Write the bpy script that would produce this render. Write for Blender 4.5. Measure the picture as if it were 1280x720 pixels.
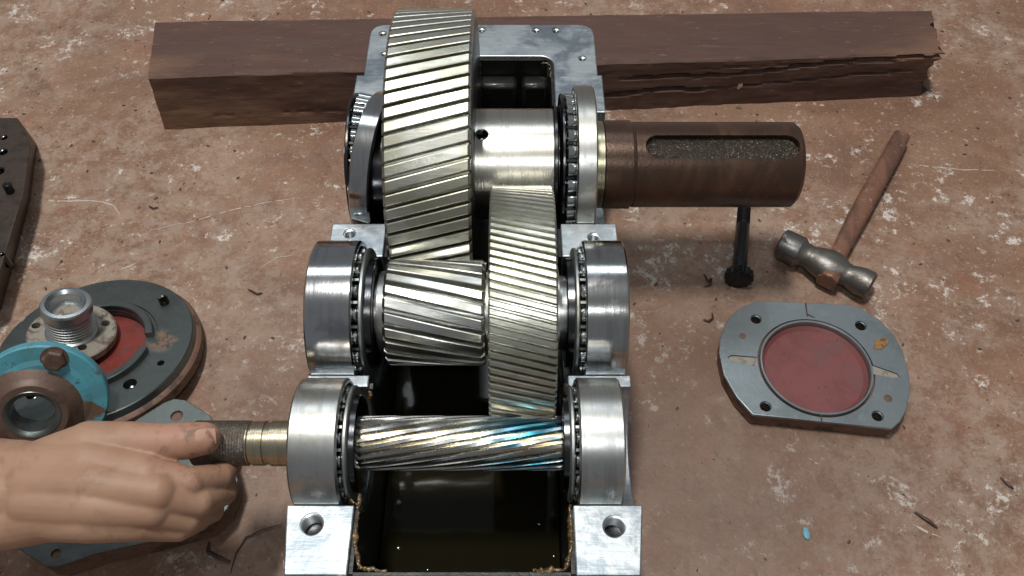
import bpy, bmesh, math, random
from math import sin, cos, tan, pi, radians, hypot, atan2, sqrt
from mathutils import Vector, Matrix, noise
random.seed(7)
S = 0.001                                   # all coordinates below are millimetres
scene = bpy.context.scene
for o in list(bpy.data.objects): bpy.data.objects.remove(o)

# ------------------------------------------------------------------ camera
TH, F, CZ = radians(37), 1100.0, 649.1
cam_d = bpy.data.cameras.new('camera'); cam = bpy.data.objects.new('camera', cam_d)
scene.collection.objects.link(cam); scene.camera = cam
cam.location = (0, 0, CZ*S); cam.rotation_euler = (TH, 0, 0)
cam_d.sensor_width = 36; cam_d.lens = 36*F/1280
cam_d.clip_start = 0.01; cam_d.clip_end = 50

# ------------------------------------------------------------------ light
w = bpy.data.worlds.new('World'); scene.world = w; w.use_nodes = True
bgn = w.node_tree.nodes['Background']; bgn.inputs[0].default_value = (0.94, 0.96, 1.0, 1); bgn.inputs[1].default_value = 0.19
def area(name, loc, aim, sx, sy, power, col=(1, 1, 1)):
    l = bpy.data.lights.new(name, 'AREA'); l.shape = 'RECTANGLE'; l.size = sx; l.size_y = sy; l.energy = power; l.color = col
    o = bpy.data.objects.new(name, l); scene.collection.objects.link(o); o.location = loc
    o.rotation_euler = (Vector(aim)-Vector(loc)).to_track_quat('-Z', 'Y').to_euler()
    return o
area('ceiling_lamp', (-0.38, 0.50, 3.4), (0, 0.50, 0), 0.56, 0.26, 88, (1.0, 0.97, 0.92))
area('tube_lamp', (-0.25, 1.75, 2.3), (0, 0.4, 0), 1.5, 0.55, 10, (0.86, 0.94, 1.0))
area('work_lamp', (0.04, -0.16, 0.98), (0, 0.42, 0.1), 0.16, 0.03, 1.5, (0.97, 1.0, 0.97))
scene.view_settings.view_transform = 'Standard'; scene.view_settings.look = 'None'
scene.view_settings.exposure = 0.0; scene.view_settings.gamma = 1.0
scene.render.engine = 'CYCLES'

# ------------------------------------------------------------------ geometry helpers
def P(u, v, z):                             # point of the photograph on the level z (mm)
    dx = (u-640)/F; dy = (360-v)/F
    d = (dx, dy*cos(TH)+sin(TH), dy*sin(TH)-cos(TH)); t = (z-CZ)/d[2]
    return Vector((d[0]*t, d[1]*t, z))
def view_axis(u, v, img, ang):              # an axis tipped by ang from the line of sight towards img
    r = Vector(((u-640)/F, ((360-v)/F)*cos(TH)+sin(TH), ((360-v)/F)*sin(TH)-cos(TH))).normalized()
    up = Vector((0, cos(TH), sin(TH))); d = Vector((img[0], 0, 0)) - up*img[1]
    d = (d - r*d.dot(r)).normalized()
    return (-r*cos(ang)+d*sin(ang)).normalized()
def root_loc(p):
    v = Vector((0, 0, 0))
    while p: v += p.location; p = p.parent
    return v
def thing(name, label, cat, loc, group=None):
    o = bpy.data.objects.new(name, None); scene.collection.objects.link(o)
    o.empty_display_size = 0.02; o.location = Vector(loc)*S
    o['label'] = label; o['category'] = cat
    if group: o['group'] = group
    return o
def mk(name, bm, m, parent=None, origin=None, smooth=35, bevel=0, seg=2, label=None):
    base = root_loc(parent)
    if origin is None: org = base if parent else Vector((0, 0, 0))
    else: org = Vector(origin)*S
    bmesh.ops.recalc_face_normals(bm, faces=bm.faces)
    for v in bm.verts: v.co = v.co*S - org
    me = bpy.data.meshes.new(name); bm.to_mesh(me); bm.free()
    if m: me.materials.append(m)
    o = bpy.data.objects.new(name, me); scene.collection.objects.link(o)
    if parent: o.parent = parent
    o.location = org - base if parent else org
    for p in me.polygons: p.use_smooth = bool(smooth)
    if smooth: me.set_sharp_from_angle(angle=radians(smooth))
    if bevel:
        b = o.modifiers.new('bevel', 'BEVEL'); b.width = bevel*S; b.segments = seg; b.limit_method = 'ANGLE'; b.angle_limit = radians(40); b.harden_normals = False
    if label: o['label'] = label
    return o
def tag(o, label, cat, group=None):
    o['label'] = label; o['category'] = cat
    if group: o['group'] = group
    return o
def bake(o, cutters=(), extra=None, smooth=35, op='DIFFERENCE'):   # apply boolean cuts for real
    for c in cutters:
        md = o.modifiers.new('b', 'BOOLEAN'); md.object = c; md.operation = op; md.solver = 'EXACT'
    bpy.context.view_layer.update()
    dg = bpy.context.evaluated_depsgraph_get()
    me = bpy.data.meshes.new_from_object(o.evaluated_get(dg))
    o.modifiers.clear(); o.data = me
    for c in cutters: bpy.data.objects.remove(c)
    for p in me.polygons: p.use_smooth = True
    me.set_sharp_from_angle(angle=radians(smooth))
    return o
def box(bm, x0, x1, y0, y1, z0, z1):
    vs = [bm.verts.new((x, y, z)) for z in (z0, z1) for x, y in ((x0, y0), (x1, y0), (x1, y1), (x0, y1))]
    for f in ((0, 3, 2, 1), (4, 5, 6, 7), (0, 1, 5, 4), (1, 2, 6, 5), (2, 3, 7, 6), (3, 0, 4, 7)): bm.faces.new([vs[i] for i in f])
def frame_of(d):
    d = Vector(d).normalized(); a = Vector((0, 0, 1)) if abs(d.z) < .9 else Vector((1, 0, 0))
    e1 = (a - d*a.dot(d)).normalized(); e2 = d.cross(e1); return d, e1, e2
def lathe(bm, prof, o, d, n=64, closed=True, jit=None):
    """prof = (t along the axis, radius); a closed loop makes a solid ring, an open one is capped on the axis"""
    o = Vector(o); d, e1, e2 = frame_of(d); rings = []
    for t, r in prof:
        if r < 1e-6: rings.append([bm.verts.new(o+d*t)])
        else:
            rings.append([bm.verts.new(o+d*t+(e1*cos(2*pi*i/n)+e2*sin(2*pi*i/n))*(r*(1 if not jit else jit(i/n, t)))) for i in range(n)])
    m = len(rings)
    for k in range(m if closed else m-1):
        a, b = rings[k], rings[(k+1) % m]
        for i in range(n):
            j = (i+1) % n
            if len(a) == 1 and len(b) == 1: continue
            if len(a) == 1: bm.faces.new((a[0], b[i], b[j]))
            elif len(b) == 1: bm.faces.new((a[i], a[j], b[0]))
            else: bm.faces.new((a[i], a[j], b[j], b[i]))
def solid(prof):                            # open profile -> solid capped on the axis
    return [(prof[0][0], 0)] + list(prof) + [(prof[-1][0], 0)]
def L(prof, o, d, n=64, closed=False):
    bm = bmesh.new(); lathe(bm, prof if closed else solid(prof), o, d, n, closed); return bm
def ring(x0, x1, ri, ro, c=0.8, ri2=None):
    ri2 = ri if ri2 is None else ri2
    return [(x0, ri+c*.6), (x0, ro-c), (x0+c, ro), (x1-c, ro), (x1, ro-c), (x1, ri2+c*.6), (x1-c*.6, ri2), (x0+c*.6, ri)]
def prism(bm, pts, d0, d1, flat=False):
    """pts = 3D loop; swept between the offsets d0 and d1"""
    a = [bm.verts.new(p+d0) for p in pts]; b = [bm.verts.new(p+d1) for p in pts]; n = len(pts)
    bm.faces.new(a); bm.faces.new(b)
    for i in range(n): bm.faces.new((a[i], a[(i+1) % n], b[(i+1) % n], b[i]))
def cyl_obj(o, d, r, t0, t1, n=32):
    return mk('cutter', L([(t0, r), (t1, r)], o, d, n), None, smooth=0)
def tube(bm, pts, rad, n=8):
    pts = [Vector(p) for p in pts]; prev = None; rings = []
    for i, p in enumerate(pts):
        d = (pts[min(i+1, len(pts)-1)]-pts[max(i-1, 0)]).normalized(); _, e1, e2 = frame_of(d)
        if prev is not None:
            e1 = (prev-d*prev.dot(d)).normalized(); e2 = d.cross(e1)
        prev = e1; r = rad(i/(len(pts)-1)) if callable(rad) else rad
        rings.append([bm.verts.new(p+(e1*cos(2*pi*k/n)+e2*sin(2*pi*k/n))*r) for k in range(n)])
    for a, b in zip(rings, rings[1:]):
        for k in range(n): bm.faces.new((a[k], a[(k+1) % n], b[(k+1) % n], b[k]))
    bm.faces.new(rings[0]); bm.faces.new(rings[-1])

# ------------------------------------------------------------------ materials
def C4(c): return (c[0], c[1], c[2], 1)
class Mat:
    def __init__(s, name, col, rough=.5, metal=0.0, spec=.5, coat=0.0):
        s.m = bpy.data.materials.new(name); s.m.use_nodes = True; s.nt = s.m.node_tree; s.N = s.nt.nodes; s.b = s.N['Principled BSDF']
        s.geo = s.N.new('ShaderNodeNewGeometry'); s.pos = s.geo.outputs['Position']
        s.col = s.val3(col); s.rough = s.val(rough); s.metal = s.val(metal); s.bumps = []
        s.b.inputs['Specular IOR Level'].default_value = spec
        s.b.inputs['Coat Weight'].default_value = coat; s.b.inputs['Coat Roughness'].default_value = .12
    def val(s, v): n = s.N.new('ShaderNodeValue'); n.outputs[0].default_value = v; return n.outputs[0]
    def val3(s, c): n = s.N.new('ShaderNodeRGB'); n.outputs[0].default_value = C4(c); return n.outputs[0]
    def lk(s, a, b): s.nt.links.new(a, b)
    def mapped(s, scale=(1, 1, 1), rot=(0, 0, 0), off=(0, 0, 0)):
        n = s.N.new('ShaderNodeMapping'); n.inputs['Scale'].default_value = scale; n.inputs['Rotation'].default_value = rot; n.inputs['Location'].default_value = off
        s.lk(s.pos, n.inputs[0]); return n.outputs[0]
    def noise(s, scale, detail=5, rough=.6, dist=0, vec=None, stretch=None, rot=(0, 0, 0), off=None):
        n = s.N.new('ShaderNodeTexNoise'); n.inputs['Scale'].default_value = scale; n.inputs['Detail'].default_value = detail
        n.inputs['Roughness'].default_value = rough; n.inputs['Distortion'].default_value = dist
        if off is None: off = (random.random()*5, random.random()*5, random.random()*5)
        s.lk(s.mapped(stretch or (1, 1, 1), rot, off), n.inputs['Vector']); return n.outputs['Fac']
    def voro(s, scale, stretch=None):
        n = s.N.new('ShaderNodeTexVoronoi'); n.inputs['Scale'].default_value = scale
        s.lk(s.mapped(stretch or (1, 1, 1), (0, 0, 0), (random.random(), 0, 0)), n.inputs['Vector']); return n.outputs['Distance']
    def ramp(s, fac, lo, hi):
        n = s.N.new('ShaderNodeMapRange'); n.interpolation_type = 'SMOOTHSTEP'
        n.inputs[1].default_value = lo; n.inputs[2].default_value = hi; s.lk(fac, n.inputs[0]); return n.outputs[0]
    def mul(s, a, b, op='MULTIPLY'):
        n = s.N.new('ShaderNodeMath'); n.operation = op
        for i, q in enumerate((a, b)):
            if isinstance(q, (int, float)): n.inputs[i].default_value = q
            else: s.lk(q, n.inputs[i])
        return n.outputs[0]
    def layer(s, fac, col=None, rough=None, metal=None, amt=1.0):
        if amt != 1.0: fac = s.mul(fac, amt)
        if col is not None:
            n = s.N.new('ShaderNodeMix'); n.data_type = 'RGBA'; s.lk(fac, n.inputs[0]); s.lk(s.col, n.inputs[6]); n.inputs[7].default_value = C4(col); s.col = n.outputs[2]
        for key, v in (('rough', rough), ('metal', metal)):
            if v is not None:
                n = s.N.new('ShaderNodeMix'); n.data_type = 'FLOAT'; s.lk(fac, n.inputs[0]); s.lk(getattr(s, key), n.inputs[2]); n.inputs[3].default_value = v; setattr(s, key, n.outputs[0])
        return s
    def bump(s, h, dist, strength=1.0): s.bumps.append((h, dist, strength)); return s
    def near(s, c, r, soft=0.3):            # mask round a world point (mm)
        n = s.N.new('ShaderNodeVectorMath'); n.operation = 'DISTANCE'; s.lk(s.pos, n.inputs[0]); n.inputs[1].default_value = Vector(c)*S
        return s.ramp(n.outputs['Value'], r*(1+soft)*S, r*(1-soft)*S)
    def done(s):
        s.lk(s.col, s.b.inputs['Base Color']); s.lk(s.rough, s.b.inputs['Roughness']); s.lk(s.metal, s.b.inputs['Metallic'])
        prev = None
        for h, d, st in s.bumps:
            n = s.N.new('ShaderNodeBump'); n.inputs['Distance'].default_value = d*S; n.inputs['Strength'].default_value = st; s.lk(h, n.inputs['Height'])
            if prev: s.lk(prev, n.inputs['Normal'])
            prev = n.outputs[0]
        if prev: s.lk(prev, s.b.inputs['Normal'])
        return s.m

# floor: worn brown paint over pale concrete, dirt and specks
g = Mat('floor_mat', (.200, .106, .064), .6, spec=.4)
g.layer(g.ramp(g.noise(4.2, 5, .6, .3), .42, .62), (.26, .155, .103), amt=.8)
g.layer(g.ramp(g.noise(11, 6, .65, .3), .48, .66), (.150, .082, .054), amt=.65)
g.layer(g.ramp(g.noise(26, 6, .65, .2), .50, .66), (.29, .165, .11), amt=.5)
worn = g.mul(g.ramp(g.noise(4.2, 5, .65, .3), .42, .56), g.ramp(g.noise(48, 9, .80, .1), .41, .58))
g.layer(worn, (.43, .345, .275), .75, amt=.42)
g.layer(g.ramp(g.noise(330, 4, .75), .52, .66), (.47, .38, .31), amt=.24); g.layer(g.ramp(g.noise(480, 3, .7), .56, .70), (.10, .06, .043), amt=.28); g.layer(g.ramp(g.noise(120, 5, .75), .60, .66), (.55, .48, .42), amt=.5)
g.layer(g.mul(g.ramp(g.noise(23, 6, .8, .2), .56, .64), g.ramp(g.noise(110, 6, .8), .47, .54)), (.70, .66, .61), .8, amt=.75)
g.layer(g.ramp(g.noise(75, 5, .7, .3), .60, .72), (.105, .060, .042), .55, amt=.6)
g.layer(g.ramp(g.noise(170, 3, .6), .66, .72), (.05, .030, .023), amt=.75)
g.layer(g.mul(g.ramp(g.noise(9, 4, .7, .4), .50, .64), g.ramp(g.noise(120, 5, .8), .46, .60)), (.27, .10, .055), .5, amt=.5)
g.layer(g.near((190, 330, 0), 150, .6), (.13, .085, .066), .5, amt=.5)  # floor colour darker to the right of the gearbox
g.layer(g.near((-60, 250, 0), 260, .5), (.12, .072, .050), .5, amt=.45)  # floor colour darker under and around the gearbox
g.bump(g.noise(120, 6, .7), 1.1, .5); g.bump(g.noise(15, 4, .6), 2.5, .35)
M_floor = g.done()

def steel(name, col, rough=.28, oil=(.30, .27, .15), oilamt=.5, streak=None, scale=60, bump=.25, stain=(.10, .075, .05), stainamt=.45):
    q = Mat(name, col, rough, 1.0)
    q.layer(q.ramp(q.noise(scale*.35, 4, .6, .6), .45, .68), oil, rough*1.1, amt=oilamt)
    q.layer(q.ramp(q.noise(scale, 6, .7, .4), .50, .70), [c*.6 for c in col], rough*1.5, amt=.5)
    q.layer(q.ramp(q.noise(scale*1.3, 5, .75, .8), .62, .72), stain, min(1, rough*1.8), .6, amt=stainamt)
    if streak: q.layer(q.ramp(q.noise(streak[0], 4, .7, stretch=streak[1]), .45, .7), [c*.55 for c in col], rough*1.35, amt=.6)
    q.bump(q.noise(scale*6, 4, .6), .25, bump)
    if streak: q.bump(q.noise(streak[0]*1.5, 3, .6, stretch=streak[1]), .2, .35)
    return q
M_gear = steel('gear_steel', (.56, .56, .50), .31, oil=(.34, .325, .22), oilamt=.7, streak=(350, (.12, 1, 1)), scale=70); M_gear.b.inputs['Coat Weight'].default_value = .4; M_gear.b.inputs['Coat Roughness'].default_value = .07; M_gear = M_gear.done()
M_gear_side = steel('gear_side_oily', (.10, .10, .10), .3, oil=(.05, .045, .03)).done()
M_pinion = steel('pinion_steel', (.54, .55, .53), .30, oil=(.34, .31, .20), oilamt=.45, streak=(300, (.15, 1, 1)), scale=80).done()
q = steel('fine_gear_steel', (.56, .56, .49), .29, oil=(.36, .345, .22), oilamt=.65, streak=(350, (.15, 1, 1)), scale=70, bump=.5); q.b.inputs['Coat Weight'].default_value = .5; q.b.inputs['Coat Roughness'].default_value = .05; M_gear3 = q.done()
q = steel('input_pinion_steel', (.44, .44, .42), .24, oil=(.17, .155, .13), oilamt=.7, streak=(260, (.12, 1, 1)))
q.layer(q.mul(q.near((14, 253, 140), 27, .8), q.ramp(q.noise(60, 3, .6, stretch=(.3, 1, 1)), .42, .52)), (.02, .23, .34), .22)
M_p4 = q.done()
M_ring = steel('bearing_ring_steel', (.50, .52, .54), .13, oil=(.45, .43, .36), oilamt=.35, streak=(160, (1, .05, .05)), scale=45, bump=.12, stain=(.09, .08, .075), stainamt=.6); M_ring.layer(M_ring.ramp(M_ring.noise(19, 4, .6, .4), .54, .64), (.20, .20, .22), .3, amt=.7); M_ring = M_ring.done()
M_ring_dull = steel('bearing_ring_dull', (.50, .515, .51), .30, oil=(.42, .39, .30), oilamt=.5, streak=(160, (1, .06, .06)), scale=45, bump=.15); M_ring_dull.layer(M_ring_dull.ramp(M_ring_dull.noise(24, 5, .7, .4), .52, .66), (.36, .29, .20), .34, amt=.55); M_ring_dull = M_ring_dull.done()
M_cage = steel('bearing_cage', (.34, .36, .36), .42, oilamt=.3).done()
M_dark = steel('oily_dark_steel', (.07, .073, .08), .2, oil=(.06, .05, .035), oilamt=.5).done()
M_roller = steel('roller_steel', (.62, .66, .66), .14, oil=(.35, .36, .30), oilamt=.4, bump=.08).done()
M_hub = steel('turned_shaft_steel', (.64, .62, .56), .26, oil=(.42, .36, .26), oilamt=.45, streak=(240, (1, .03, .03)), scale=30, bump=.1, stain=(.30, .14, .05), stainamt=.35).done()
q = Mat('alu_face', (.46, .495, .51), .47, 1.0)
q.layer(q.ramp(q.noise(28, 5, .65, .5), .46, .66), (.34, .38, .41), .42, amt=.8)
q.layer(q.ramp(q.noise(90, 5, .7, .5, stretch=(.35, 1, 1)), .5, .7), (.82, .85, .86), .3, amt=.6)
q.layer(q.ramp(q.noise(45, 6, .75, .6), .58, .72), (.12, .12, .13), .5, .6, amt=.65); q.layer(q.ramp(q.noise(260, 5, .7, .2, stretch=(.1, 1, 1)), .5, .66), (.36, .39, .42), .45, amt=.6)
q.layer(q.ramp(q.noise(14, 5, .7, .4), .47, .60), (.20, .24, .28), .38, amt=.75)
q.bump(q.noise(500, 4, .6, stretch=(.1, 1, 1)), .2, .5); q.bump(q.noise(60, 4, .6), .9, .35)
M_alu = q.done()
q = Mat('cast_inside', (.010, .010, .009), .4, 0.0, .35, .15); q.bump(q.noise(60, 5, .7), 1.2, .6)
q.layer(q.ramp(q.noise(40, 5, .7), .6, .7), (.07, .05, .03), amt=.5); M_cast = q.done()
q = Mat('sealant_gunk', (.085, .05, .018), .2, 0, .6, .8); q.layer(q.ramp(q.noise(120, 4, .6), .5, .6), (.30, .20, .08), amt=.6); q.bump(q.noise(260, 4, .6), 1.2, .9); M_gunk = q.done()
q = Mat('oil', (.009, .0078, .0035), .08, 0, .22); q.bump(q.noise(26, 3, .6, .8, stretch=(.3, 1, 1)), 1.0, .25); M_oil = q.done()
q = Mat('rusty_shaft', (.075, .044, .031), .27, .6)
q.layer(q.ramp(q.noise(22, 5, .65, .5, stretch=(1, .4, .4)), .45, .65), (.12, .065, .038), .36, .5)
q.layer(q.ramp(q.noise(160, 6, .75), .56, .70), (.04, .022, .016), .6, .2, amt=.7)
q.layer(q.ramp(q.noise(260, 4, .7), .66, .74), (.30, .25, .23), .4, .7, amt=.5)
q.bump(q.noise(420, 5, .7), .35, .5); M_rust = q.done()
q = Mat('key_slot_grease', (.075, .058, .045), .3, .8); q.layer(q.ramp(q.noise(700, 4, .8), .54, .62), (.50, .49, .44), .2, 1, amt=.8)  # pale metallic specks painted in as sparkle on the wet grease
q.layer(q.ramp(q.noise(50, 4, .7), .5, .65), (.045, .034, .024), .3, .5, amt=.8); q.bump(q.noise(420, 5, .85), 1.6, 1.0); M_key = q.done()
q = Mat('timber', (.092, .048, .037), .62, 0, .35)
q.layer(q.ramp(q.noise(5, 4, .6, .4, stretch=(.4, 1, 1)), .46, .58), (.175, .096, .060), .6)
q.layer(q.ramp(q.noise(30, 6, .7, .4, stretch=(.12, 1, 1)), .48, .68), (.075, .045, .038), .65, amt=.4)
q.layer(q.ramp(q.noise(120, 5, .7, .4, stretch=(.08, 1, 1)), .52, .66), (.065, .038, .032), amt=.35)
q.layer(q.ramp(q.noise(55, 4, .7), .66, .74), (.04, .025, .02), amt=.7)
q.layer(q.ramp(q.noise(420, 4, .75, stretch=(.05, 1, 1)), .52, .64), (.045, .026, .021), amt=.3); q.layer(q.ramp(q.noise(260, 4, .7, stretch=(.2, 1, 1)), .62, .68), (.26, .17, .12), amt=.4)
q.bump(q.noise(260, 6, .8, stretch=(.06, 1, 1)), 1.0, .7); q.bump(q.noise(60, 5, .7, stretch=(.15, 1, 1)), 1.5, .5)
M_wood = q.done()
q = Mat('handle_wood', (.17, .080, .050), .42, 0, .5)
q.layer(q.ramp(q.noise(60, 5, .7, .5, stretch=(1, .3, 1), rot=(0, 0, .5)), .45, .65), (.085, .045, .032), .4, amt=.8)
q.layer(q.ramp(q.noise(120, 5, .7), .58, .70), (.42, .28, .19), .5, amt=.5)
q.bump(q.noise(220, 5, .7), .4, .5); M_handle = q.done()
q = Mat('forged_steel', (.19, .178, .165), .42, .9)
q.layer(q.ramp(q.noise(55, 5, .7, .5), .45, .62), (.10, .082, .068), .45, .6); q.layer(q.ramp(q.noise(200, 5, .75), .58, .70), (.07, .045, .032), .6, .3, amt=.7)
q.bump(q.noise(150, 5, .7), .8, .5); M_forged = q.done()
q = Mat('hammer_face_steel', (.27, .265, .25), .34, 1); q.layer(q.ramp(q.noise(110, 5, .7), .5, .68), (.14, .11, .09), .4, .8, amt=.8); q.bump(q.noise(200, 4, .7), .5, .4); M_hface = q.done()
q = Mat('black_oxide', (.028, .028, .032), .33, .7); q.layer(q.ramp(q.noise(150, 5, .7), .56, .68), (.08, .07, .06), .5, .5, amt=.6); q.bump(q.noise(250, 4, .7), .6, .5); M_black = q.done()
def grey_iron(name, col, rustamt=.5):
    q = Mat(name, col, .34, .9)
    q.layer(q.ramp(q.noise(16, 4, .6, .5), .42, .64), [c*.62 for c in col], .42)
    q.layer(q.ramp(q.noise(90, 6, .75, .4), .52, .70), [min(1, c*1.35) for c in col], .3, amt=.5)
    q.layer(q.ramp(q.noise(120, 6, .8, .4), .62, .72), (.10, .055, .035), .6, .2, amt=rustamt)
    q.bump(q.noise(300, 5, .7), .35, .35); return q
M_iron = grey_iron('machined_iron', (.36, .41, .43), .6).done()
q = grey_iron('machined_iron_dull', (.165, .188, .182), .7); q.layer(q.mul(q.near(tuple(P(205, 430, 22)), 11, .6), q.ramp(q.noise(150, 5, .8), .46, .56)), (.22, .085, .03), .7, .0); M_iron2 = q.done()
q = Mat('rusty_edge', (.14, .075, .05), .6, .1); q.layer(q.ramp(q.noise(60, 5, .7), .48, .62), (.065, .035, .025), .65); q.layer(q.ramp(q.noise(130, 5, .7), .6, .7), (.24, .13, .06), amt=.6)
q.bump(q.noise(200, 5, .7), .7, .6); M_edge = q.done()
def paint(name, col, dk, amt=.6, rough=.45):
    q = Mat(name, col, rough, 0, .5); q.layer(q.ramp(q.noise(35, 5, .65, .4), .45, .68), dk, amt=amt)
    q.layer(q.ramp(q.noise(150, 5, .75), .61, .69), (.035, .02, .018), .6, amt=.8); q.layer(q.ramp(q.noise(22, 4, .7, .6), .52, .64), [c*.62+.02 for c in col], .55, amt=.7); q.bump(q.noise(140, 4, .65), .6, .4); return q
M_red = paint('red_primer', (.175, .056, .054), (.125, .040, .040), rough=.42).done()
M_red2 = paint('red_primer_deep', (.18, .028, .020), (.085, .016, .013), rough=.4).done()
q = paint('blue_paint', (.075, .29, .36), (.06, .20, .25), .6, .5)
qa = q.ramp(q.mul(q.noise(45, 6, .7, .6), q.mul(q.near(tuple(P(60, 520, 46)), 36, .3), .13), 'ADD'), .58, .64)
q.layer(qa, (.115, .070, .048), .65); M_blue = q.done()
q = Mat('brown_grime', (.125, .078, .058), .5, .25); q.layer(q.ramp(q.noise(60, 5, .7), .45, .65), (.075, .045, .035), .45, amt=.8); q.layer(q.ramp(q.noise(90, 5, .7), .6, .72), (.22, .16, .13), .5, amt=.5); q.bump(q.noise(160, 5, .7), .5, .5); M_grime = q.done()
q = steel('sleeve_steel', (.52, .56, .58), .32, oilamt=.25, scale=70); M_sleeve = q.done()
q = Mat('pale_dirty_casting', (.27, .24, .20), .55, .2); q.layer(q.ramp(q.noise(90, 6, .75, .5), .48, .62), (.10, .065, .045), .6, amt=.85); q.layer(q.ramp(q.noise(160, 5, .7), .6, .7), (.48, .45, .40), amt=.6); q.bump(q.noise(180, 5, .7), .9, .6); M_pale = q.done()
q = Mat('skin', (.35, .21, .14), .55, 0, .45)
q.layer(q.ramp(q.noise(20, 4, .6, .3), .42, .62), (.29, .165, .105), amt=.7)
q.layer(q.near((-195, 272, 150), 34, .8), (.42, .20, .145), amt=.6); q.layer(q.ramp(q.noise(38, 6, .7, .4), .54, .68), (.20, .12, .08), amt=.5)
q.layer(q.mul(q.near((-188, 275, 140), 50, .5), q.ramp(q.noise(90, 5, .7, .4), .5, .64)), (.12, .075, .055), .5, amt=.65)
q.bump(q.noise(900, 4, .7), .12, .4); q.bump(q.noise(160, 4, .65, .3), .5, .35)
q.b.inputs['Subsurface Weight'].default_value = .18; q.b.inputs['Subsurface Radius'].default_value = (.008, .003, .0015); q.b.inputs['Subsurface Scale'].default_value = .5
M_skin = q.done()
q = Mat('nail', (.44, .26, .19), .3, 0, .5); M_nail = q.done()
M_scratch = Mat('chalky_scratch', (.44, .37, .31), .8).done()
M_debris_shade = Mat('debris_hole_shade', (.055, .032, .024), .5, .2).done()
M_chipblue = Mat('blue_chip', (.12, .32, .40), .5).done()

# ------------------------------------------------------------------ setting: workshop floor
bm = bmesh.new(); box(bm, -2500, 2500, -1500, 3500, -40, 0)
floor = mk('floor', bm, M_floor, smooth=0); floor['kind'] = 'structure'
floor['label'] = 'worn brown painted concrete floor with pale scuffs'
def scratch(pts, wd, m=M_scratch):
    bm = bmesh.new(); pv = [P(u, v, .35) for u, v in pts]
    out = []
    for a, b in zip(pv, pv[1:]):
        n = max(2, int((b-a).length/3))
        out += [a.lerp(b, i/n) for i in range(n)]
    out.append(pv[-1]); prev = None
    for i, p in enumerate(out):
        d = (out[min(i+1, len(out)-1)]-out[max(i-1, 0)]).normalized(); s = Vector((-d.y, d.x, 0))
        k = noise.noise(p*.11)*1.2; ww = wd*(.4+1.3*abs(noise.noise(p*.23+Vector((7, 0, 0)))))*min(1, 4*min(i, len(out)-1-i)/len(out)+.1)
        a, b = bm.verts.new(p+s*(k+ww)), bm.verts.new(p+s*(k-ww))
        if prev and noise.noise(p*.35+Vector((3, 1, 0))) > -.22: bm.faces.new((prev[0], a, b, prev[1]))
        prev = (a, b)
    return mk('scratch', bm, m, floor, smooth=0)
scratch([(42, 249), (75, 252), (105, 251), (128, 252), (143, 257), (150, 270)], 1.6)
scratch([(178, 291), (205, 284), (240, 277), (290, 262), (340, 252), (395, 245)], .9)
scratch([(150, 338), (172, 328)], 1.6); scratch([(20, 344), (42, 339)], 1.3)
scratch([(305, 20), (322, 28), (345, 15)], 1.3); scratch([(1140, 655), (1165, 668), (1180, 673)], 1.2)
scratch([(1010, 572), (1024, 580)], 1.0); scratch([(360, 720), (352, 690)], 1.0)
scratch([(1130, 205), (1200, 212), (1262, 214)], .9); scratch([(320, 340), (345, 322), (372, 318)], .8)

# ------------------------------------------------------------------ gearbox casing
ZP = 130.0; Y1, Y2, Y3 = 518.5, 368.8, 264.6
R1, R2, R3 = 64.2, 52.5, 42.5
casing = thing('gearbox_casing', 'open lower half of a pale metal gearbox housing with dark oily inside', 'gearbox housing', (-29, 440, 0))
def arc(Y, R, n=24): return [(Y-R*cos(pi*i/n), ZP-R*sin(pi*i/n)) for i in range(n+1)]
def side(x0, x1, xo, sgn):
    pr = [(178, 0), (178, ZP)] + arc(Y3, R3) + arc(Y2, R2) + arc(Y1, R1) + [(632, ZP), (632, 0)]
    bm = bmesh.new(); prism(bm, [Vector((0, y, z)) for y, z in pr], Vector((x0, 0, 0)), Vector((x1, 0, 0)))
    # slant of the outer front corner
    for v in bm.verts:
        if abs(v.co.x-xo) < .1 and v.co.y < 179: v.co.x -= sgn*5
    o = mk('side_wall', bm, M_alu, casing, bevel=.9)
    return o
sl = side(-140.5, -98, -140.5, -1); sr = side(38, 81.5, 81.5, 1)
holesL = [((-125.8, 444), 5), ((-123, 209.4), 7.5)]; holesR = [((63, 440), 5), ((62.8, 208), 7.5)]
for o, hs in ((sl, holesL), (sr, holesR)):
    bake(o, [cyl_obj((x, y, 0), (0, 0, 1), r, 88, 140) for (x, y), r in hs], smooth=16)
def insert(x, y, r, m=M_sleeve):
    bm = bmesh.new(); pr = [(ZP-26, r+.4), (ZP-1.0, r+.4)]; z = ZP-1.0
    while z > ZP-20: pr += [(z, r-.1), (z-.9, r-1.5)]; z -= 1.8
    pr += [(ZP-26, r-1.5)]
    lathe(bm, pr, (x, y, 0), (0, 0, 1), 28, True); mk('threaded_insert', bm, m, casing); mk('hole_shade_plug', L([(ZP-26, r-.8), (ZP-13, r-.8), (ZP-13.5, r*.3)], (x, y, 0), (0, 0, 1), 24), M_dark, casing)  # dark plug colour stands in for shade down the threaded hole
for (x, y), r in holesL+holesR: insert(x, y, r)
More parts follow.
